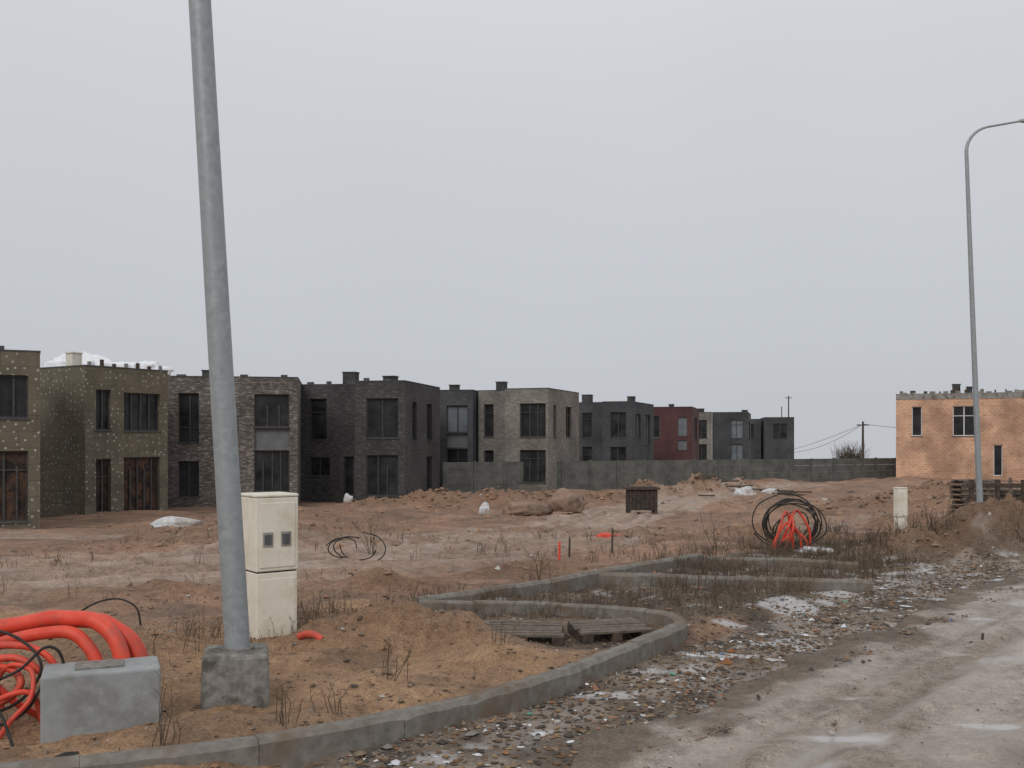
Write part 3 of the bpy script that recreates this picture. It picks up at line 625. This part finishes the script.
# ------------------------------------------------------------------ timber barrier, stacks, stakes
x,y=12.3,24.6; z=HZ(x,y); z=max(z,-.2); e=empty('timber_barrier',(x,y,z),'rough dark timber rail barrier beside street lamp','barrier')
for k in range(4):
    b=B(); b.box((11.3+k*.62,24.6-.05*k,z+.55),(.09,.09,1.35),.1*k); b.build('post',[M['wood']],(x,y,z),e)
for k,zz in enumerate((.45,.75,1.08)):
    b=B(); b.box((12.22,24.53-.002*k,z+zz),(2.1,.035,.11),-.08+.02*k); b.build('rail',[M['wood']],(x,y,z),e)
def stack(x,y,h,lab,m,w=1.1):
    z=HZ(x,y); e=empty('pallet_stack',(x,y,z),lab,'stack of pallets','stacked pallets on the site'); b=B(); k=0; q=0
    while q<h:
        jx=random.uniform(-.05,.05)
        for i in range(5): b.box((x-w*.4+w*.2*i+jx,y,z+q+.13),(w*.15,.9,.025),0)
        b.box((x+jx,y-.4,z+q+.06),(w,.09,.09),0); b.box((x+jx,y+.4,z+q+.06),(w,.09,.09),0); q+=.155
    b.build('pallet_layer',[m],(x,y,z),e)
stack(14.0,30.2,1.0,'stack of weathered grey pallets on the mound',M['woodl']); stack(15.3,30.5,.8,'stack of dark wooden pallets on the mound',M['wood']); stack(16.4,34,1.2,'stack of dark wooden pallets on the mound',M['wood'])
for (x,y,h,m,lab) in ((.75,16.0,.42,'red','short red marker stake in the field'),(4.65,9.9,.10,'wood','small dark peg standing in the wet road'),(1.9,19,.5,'wood','thin wooden stake in the field'),(1.0,17.5,.35,'wood','thin wooden stake in the field'),(12.95,26,1.5,'woodl','pale timber post near the barrier')):
    z=HZ(x,y); r=.020
    if y==9.9: z=-.01; r=.014
    if m=='woodl': r=.06
    b=B(); b.tube([(x,y,z-.1),(x+.01,y,z+h*.9),(x+.012,y,z+h)],[r,r*.93,r*.5],8); ob=b.build('marker_stake',[M[m]],(x,y,z)); tag(ob,lab,'stake','marker stakes')
lump((-2.62,6.05,.05),(.16,.1,.06),4,M['dark'],'plastic_scrap','crumpled black plastic scrap on sand','litter',3,.5)
lump((2.2,22.6,HZ(2.2,22.6)+.02),(.28,.12,.09),4,M['red'],'red_sheet','crumpled red plastic sheet on the dirt','litter',3,.5)
for k in range(10):
    x=random.uniform(11,17); y=random.uniform(56,62); z=HZ(x,y); b=B(); b.box((x,y,z+.15),(random.uniform(.8,2.0),.2,.08),random.uniform(-.5,.5)); ob=b.build('timber_plank',[M['wood']],(x,y,z)); tag(ob,'loose dark plank lying on an earth mound','plank','loose planks')

# ------------------------------------------------------------------ utility poles with wires, bush
def upole(x,y,h,label,wires):
    z=float(g0(np.array(x),np.array(y))); e=empty('utility_pole',(x,y,z),label,'utility pole','wooden utility poles')
    b=B(); b.tube([(x,y,z),(x,y,z+h)],[.16,.11],8); b.build('pole',[M['wood']],(x,y,z),e)
    b=B(); b.box((x,y,z+h-.4),(1.5,.12,.12),.3); b.build('crossarm',[M['wood']],(x,y,z),e)
    for w in wires:
        b=B(); P0=Vector((x,y,z+h-.3)); P1=Vector(w); P=[P0.lerp(P1,t/12)-Vector((0,0,3.2*(t/12)*(1-t/12))) for t in range(13)]
        b.tube(P,.022,4); b.build('wire',[M['black']],(x,y,z),e)
upole(38.6,110,5.4,'wooden utility pole rising behind the concrete fence',[(33,150,-1),(70,125,4),(34,125,.4)])
upole(52,188,14,'thin distant utility pole behind the end house',[])
def bush(x,y,z,s,label):
    e=empty('bare_bush',(x,y,z),label,'bush'); b=B()
    for k in range(260):
        a=random.uniform(0,2*math.pi); t=random.uniform(.1,1.2); L=s*random.uniform(.5,1)
        d=Vector((math.cos(a)*math.sin(t),math.sin(a)*math.sin(t),math.cos(t))); p0=Vector((x+random.gauss(0,s*.4),y,z+random.uniform(0,s*.3))); p1=p0+d*L*.6; p2=p1+(d+Vector((random.gauss(0,.4),random.gauss(0,.4),.2))).normalized()*L*.5
        b.tube([p0,p1,p2],[.025,.016,.008],3,cap=False)
    b.build('branch',[M['woodl']],(x,y,z),e)
bush(36.5,108,-.4,1.9,'leafless brown bush behind the concrete fence')

# ------------------------------------------------------------------ dead weeds
weedm=mottled('dead_stalks',(.07,.05,.034),(.19,.14,.095),20,.9,0)
def weed(b,x,y,h,n=6,th=.0035):
    z=HZ(x,y)
    for k in range(n):
        a=random.uniform(0,6.28); sp=abs(random.gauss(0,.28)); L=h*random.uniform(.4,1)
        d=Vector((math.cos(a)*sp,math.sin(a)*sp,1)).normalized(); p0=Vector((x+random.gauss(0,.05),y+random.gauss(0,.05),z-.02)); p1=p0+d*L*.6+Vector((random.gauss(0,.04),random.gauss(0,.04),0))*L; p2=p0+d*L+Vector((random.gauss(0,.12),random.gauss(0,.12),0))*L
        b.tube([p0,p1,p2],[th,th*.8,th*.35],3,cap=False)
        for j in range(3):
            q=p1.lerp(p2,random.uniform(-.4,.95)); a2=random.uniform(0,6.28); l2=L*random.uniform(.08,.25)
            q2=q+Vector((math.cos(a2)*l2*.8,math.sin(a2)*l2*.8,l2*.8)); b.tube([q,q2],[th*.6,th*.35],3,cap=False)
b=B(); cnt=0
while cnt<2100:
    r=random.random()
    if r<.52: o=random.uniform(-7.8,-4.9); a=random.uniform(7.5,19); x=.772*o+.636*a; y=-.636*o+.772*a; h=random.uniform(.06,.34)
    elif r<.64: o=random.uniform(-8.7,-7.7); a=random.uniform(4,22); x=.772*o+.636*a; y=-.636*o+.772*a; h=random.uniform(.08,.38)
    elif r<.78: x=random.uniform(-9,6); y=random.uniform(12,26); h=random.uniform(.08,.35)
    elif r<.91: x=random.uniform(4.5,12); y=random.uniform(16,24); h=random.uniform(.12,.5)
    else: x=random.uniform(-5,1); y=random.uniform(6.5,12); h=random.uniform(.04,.18)
    if -4.9>offs(x,y)>-5.2 or (offs(x,y)>-4.3 and y<17): continue
    if y<8 and x>-3: continue
    if -.6<x<1.7 and 9.0<y<10.9: continue
    if vnoise(np.array(x*.7),np.array(y*.7),4)<.36: continue
    weed(b,x,y,h,random.randint(1,6),.0014+.00015*y); cnt+=1
for _ in range(320):
    o=random.uniform(-4.75,-3.6); a=random.uniform(7,22); weed(b,.772*o+.636*a,-.636*o+.772*a,random.uniform(.04,.16),3,.002)
tag(b.build('dry_weeds',[weedm],(0,0,0),None,uv=False),kind='stuff')
for x,y,h,n in ((-.95,7.75,.5,8),(-2.15,6.15,.48,8),(-1.5,6.6,.3,8),(-3.35,6.35,.3,6),(-2.55,18.3,.85,9),(3.85,19.2,.95,5),(-.1,8.8,.3,6),(.35,13.4,.55,7),(2.9,14.9,.5,7),(2.3,15.6,.6,6),(-1.25,6.9,.25,6),(7.4,17.6,.6,8),(8.8,17.2,.55,8)):
    b=B(); weed(b,x,y,h,n,.0026+.00022*y); z=HZ(x,y); ob=b.build('dry_weed',[weedm],(x,y,z),None,uv=False); tag(ob,'dead brown weed with thin branching stalks','weed','dead weeds')

# ------------------------------------------------------------------ stones, litter, clods
def scatter(name,pts,sizes,mats,mi,flat=.6,sink=.2):
    pts=np.array(pts); Zs=H(pts[:,0],pts[:,1]); oo=offs(pts[:,0],pts[:,1])
    Zs=np.where((oo>-3.5)&(oo<3.8),g0(pts[:,0],pts[:,1])+.012,Zs)
    base=np.array([(1,0,0),(.3,.95,0),(-.8,.6,0),(-.8,-.6,0),(.3,-.95,0),(0,0,1),(.2,.1,-.8)],float); fs=[(0,1,5),(1,2,5),(2,3,5),(3,4,5),(4,0,5),(1,0,6),(2,1,6),(3,2,6),(4,3,6),(0,4,6)]
    n=len(pts); J=rng.uniform(.6,1.25,(n,7,3)); v=base[None]*J; v[:,5,:2]+=rng.uniform(-.5,.5,(n,2)); v[:,:5,2]+=rng.uniform(-.3,.3,(n,5))
    a=rng.uniform(0,6.28,n); c,s=np.cos(a)[:,None],np.sin(a)[:,None]
    el=rng.uniform(.5,1.0,n)[:,None]
    x=v[:,:,0]*sizes[:,None]; y=v[:,:,1]*sizes[:,None]*el; z=v[:,:,2]*sizes[:,None]*(flat if np.isscalar(flat) else flat[:,None])
    X_=x*c-y*s+pts[:,0:1]; Y_=x*s+y*c+pts[:,1:2]; Z_=z+(Zs+sizes*sink)[:,None]
    co=np.stack([X_,Y_,Z_],-1).reshape(-1,3)
    f=(np.array(fs)[None]+np.arange(n)[:,None,None]*7).reshape(-1,3)
    me=bpy.data.meshes.new(name); me.from_pydata(co.tolist(),[],f.tolist())
    for m in mats: me.materials.append(m)
    me.polygons.foreach_set('material_index',np.repeat(mi,10).astype(np.int32)); me.update()
    ob=bpy.data.objects.new(name,me); coll.objects.link(ob); tag(ob,kind='stuff'); return ob
def flatm(name,c,r=.8):
    m,nt,bs=nmat(name); n=noise_node(nt,25,2); rr=ramp(nt,n.outputs[0],[(.3,tuple(k*.75 for k in c)),(.7,c)]); lk(nt,rr.outputs[0],bs.inputs['Base Color']); bs.inputs['Roughness'].default_value=r; return m
sm_=[flatm('grey_stone',(.25,.232,.21)),flatm('brown_stone',(.23,.165,.115)),flatm('pale_stone',(.48,.45,.41)),flatm('dark_stone',(.07,.056,.044)),flatm('red_stone',(.34,.17,.10)),flatm('white_litter',(.76,.77,.79),.5),flatm('green_litter',(.08,.30,.21),.5),flatm('rust_litter',(.34,.15,.065)),flatm('blue_litter',(.10,.19,.40),.5)]
P=[];S=[];K=[]
for _ in range(12000):
    o=random.uniform(-4.82,-3.2); a=random.uniform(3.5,20) if random.random()<.6 else random.uniform(4,11)
    cl_=float(fbm(np.array(o*2.6),np.array(a*1.1),2,6))
    if random.random()>sm((cl_-.40)*5)*.9+.08: continue
    P.append((.772*o+.636*a,-.636*o+.772*a)); S.append(min(.06,.0105*math.exp(random.gauss(0,.6)))); K.append(random.choices(range(9),(15,42,6,28,6,3.2,.8,4,.35))[0])
for _ in range(2600):
    o=random.uniform(-7.8,-5.0); a=random.uniform(7.8,21); P.append((.772*o+.636*a,-.636*o+.772*a)); S.append(min(.06,.013*math.exp(random.gauss(0,.5)))); K.append(random.choices(range(9),(20,40,6,28,5,1.2,.2,2,.1))[0])
for _ in range(3600):
    x=random.uniform(-4.8,1.5); y=random.uniform(5.5,12.5); 
    if offs(x,y)>-5.1: continue
    P.append((x,y)); S.append(min(.055,.010*math.exp(random.gauss(0,.62)))); K.append(random.choices(range(9),(10,66,3,10,12,.4,.05,1,.05))[0])
for _ in range(1400):
    o=random.uniform(-3.4,0); a=random.uniform(2,16); P.append((.772*o+.636*a,-.636*o+.772*a)); S.append(min(.028,.007*math.exp(random.gauss(0,.5)))); K.append(random.choices(range(9),(20,45,4,28,5,0,0,0,0))[0])
fl=rng.uniform(.25,.8,len(P)); scatter('rubble_and_litter',P,np.array(S),sm_,np.array(K),fl)
P=[];S=[]
for _ in range(5200):
    if random.random()<.65: o=random.gauss(-4.3,.45); a=random.uniform(3.5,18)
    else: o=random.uniform(-7.8,-4.9); a=random.uniform(7.8,20)
    if not -7.9<o<-3.3: continue
    P.append((.772*o+.636*a,-.636*o+.772*a)); S.append(random.uniform(.012,.038))
scatter('dead_leaves',P,np.array(S),[flatm('leaf_brown',(.16,.085,.04)),flatm('leaf_tan',(.30,.19,.095)),flatm('leaf_dark',(.06,.04,.028))],rng.choice(3,len(P),p=(.4,.25,.35)),.22,.15)
P=[];S=[];K=[]
for _ in range(170):
    o=random.gauss(-4.1,.35); a=random.uniform(4,17); 
    if not -4.75<o<-3.4: continue
    P.append((.772*o+.636*a,-.636*o+.772*a)); S.append(min(.08,.028*math.exp(random.gauss(0,.5)))); K.append(random.choices((0,1),(5,1))[0])
scatter('snow_scraps',P,np.array(S),[flatm('thin_snow',(.70,.72,.74),.6),sm_[2]],np.array(K),.14,.05)
n=8500; y=11*np.exp(rng.uniform(0,1.75,n)); x=rng.uniform(-.56,.56,n)*y
keep=~((offs(x,y)>-7.9)&(y<22)) & ~((y>50)&(x<-5)) & ~((dist_poly(x,y,TRK)<2.3)&(rng.random(n)<.88)) & ~((dist_poly(x,y,TRK2)<1.6)&(rng.random(n)<.8))& ~((dist_poly(x,y,TRK3)<1.5)&(rng.random(n)<.8))
keep&=(fbm(x*.4,y*.4,3,140)>.44)
x=x[keep];y=y[keep]; S=np.minimum(.26,.0016*y*np.exp(rng.normal(0,.6,len(x))))
scatter('soil_clods',np.stack([x,y],1),S,[flatm('clod_brown',(.29,.185,.125),.95),flatm('clod_red',(.37,.225,.14),.95),flatm('clod_dark',(.15,.105,.075),.95),sm_[2]],rng.choice(4,len(x),p=(.50,.29,.185,.025)),.6,-.1)
P=[];S=[]
for mx,my,rx,ry,h in MOUNDS:
    for _ in range(int((45 if h>.3 else 20)*rx)):
        P.append((mx+random.gauss(0,rx*.6),my+random.gauss(0,ry*.6))); S.append(min(.16,.0017*max(my,9)*math.exp(random.gauss(0,.6))))
P=np.array(P); S=np.array(S); k=offs(P[:,0],P[:,1])<-4.95; P=P[k];S=S[k]
scatter('mound_clods',P,S,[bpy.data.materials['clod_brown'],bpy.data.materials['clod_red'],bpy.data.materials['clod_dark']],rng.choice(3,len(P),p=(.45,.3,.25)),.7,.0)

# ------------------------------------------------------------------ world, sun, camera
w=bpy.data.worlds.new('World'); scene.world=w; w.use_nodes=True; nt=w.node_tree; bg=nt.nodes['Background']
sky=nt.nodes.new('ShaderNodeTexSky'); sky.sky_type='NISHITA'; sky.sun_disc=False; sky.sun_elevation=math.radians(38); sky.sun_rotation=math.radians(200); sky.dust_density=5
tc=nt.nodes.new('ShaderNodeTexCoord'); sp=nt.nodes.new('ShaderNodeSeparateXYZ'); nt.links.new(tc.outputs['Generated'],sp.inputs[0])
mr=nt.nodes.new('ShaderNodeMapRange'); mr.inputs[1].default_value=-.05; mr.inputs[2].default_value=.6; nt.links.new(sp.outputs[2],mr.inputs[0])
rp=ramp(nt,mr.outputs[0],[(0,(5.4,5.6,5.95)),(.15,(5.5,5.75,6.15)),(.6,(6.3,6.5,6.8)),(1,(7.5,7.6,7.8))])
nz_=nt.nodes.new('ShaderNodeTexNoise'); nz_.inputs['Scale'].default_value=1.6; nz_.inputs['Detail'].default_value=3; nt.links.new(tc.outputs['Generated'],nz_.inputs['Vector'])
cl=ramp(nt,nz_.outputs[0],[(.3,(.97,.97,.97)),(.7,(1.03,1.03,1.03))])
c=mix(nt,rp.outputs[0],cl.outputs[0],1,'MULTIPLY'); c=mix(nt,sky.outputs[0],c,.95)
nt.links.new(c,bg.inputs['Color']); bg.inputs['Strength'].default_value=.1
sd=bpy.data.lights.new('sun','SUN'); sd.energy=.9; sd.angle=math.radians(25); sd.color=(1,.97,.93); so=bpy.data.objects.new('sun',sd); so.rotation_euler=(math.radians(52),0,math.radians(-20)); coll.objects.link(so)
cd=bpy.data.cameras.new('camera'); cam=bpy.data.objects.new('camera',cd); coll.objects.link(cam); cam.location=(0,0,2.0); cam.rotation_euler=(math.radians(90),0,0)
cd.sensor_width=36; cd.lens=36*1000/1024; cd.shift_y=56/1024; cd.clip_start=.05; cd.clip_end=6000; scene.camera=cam
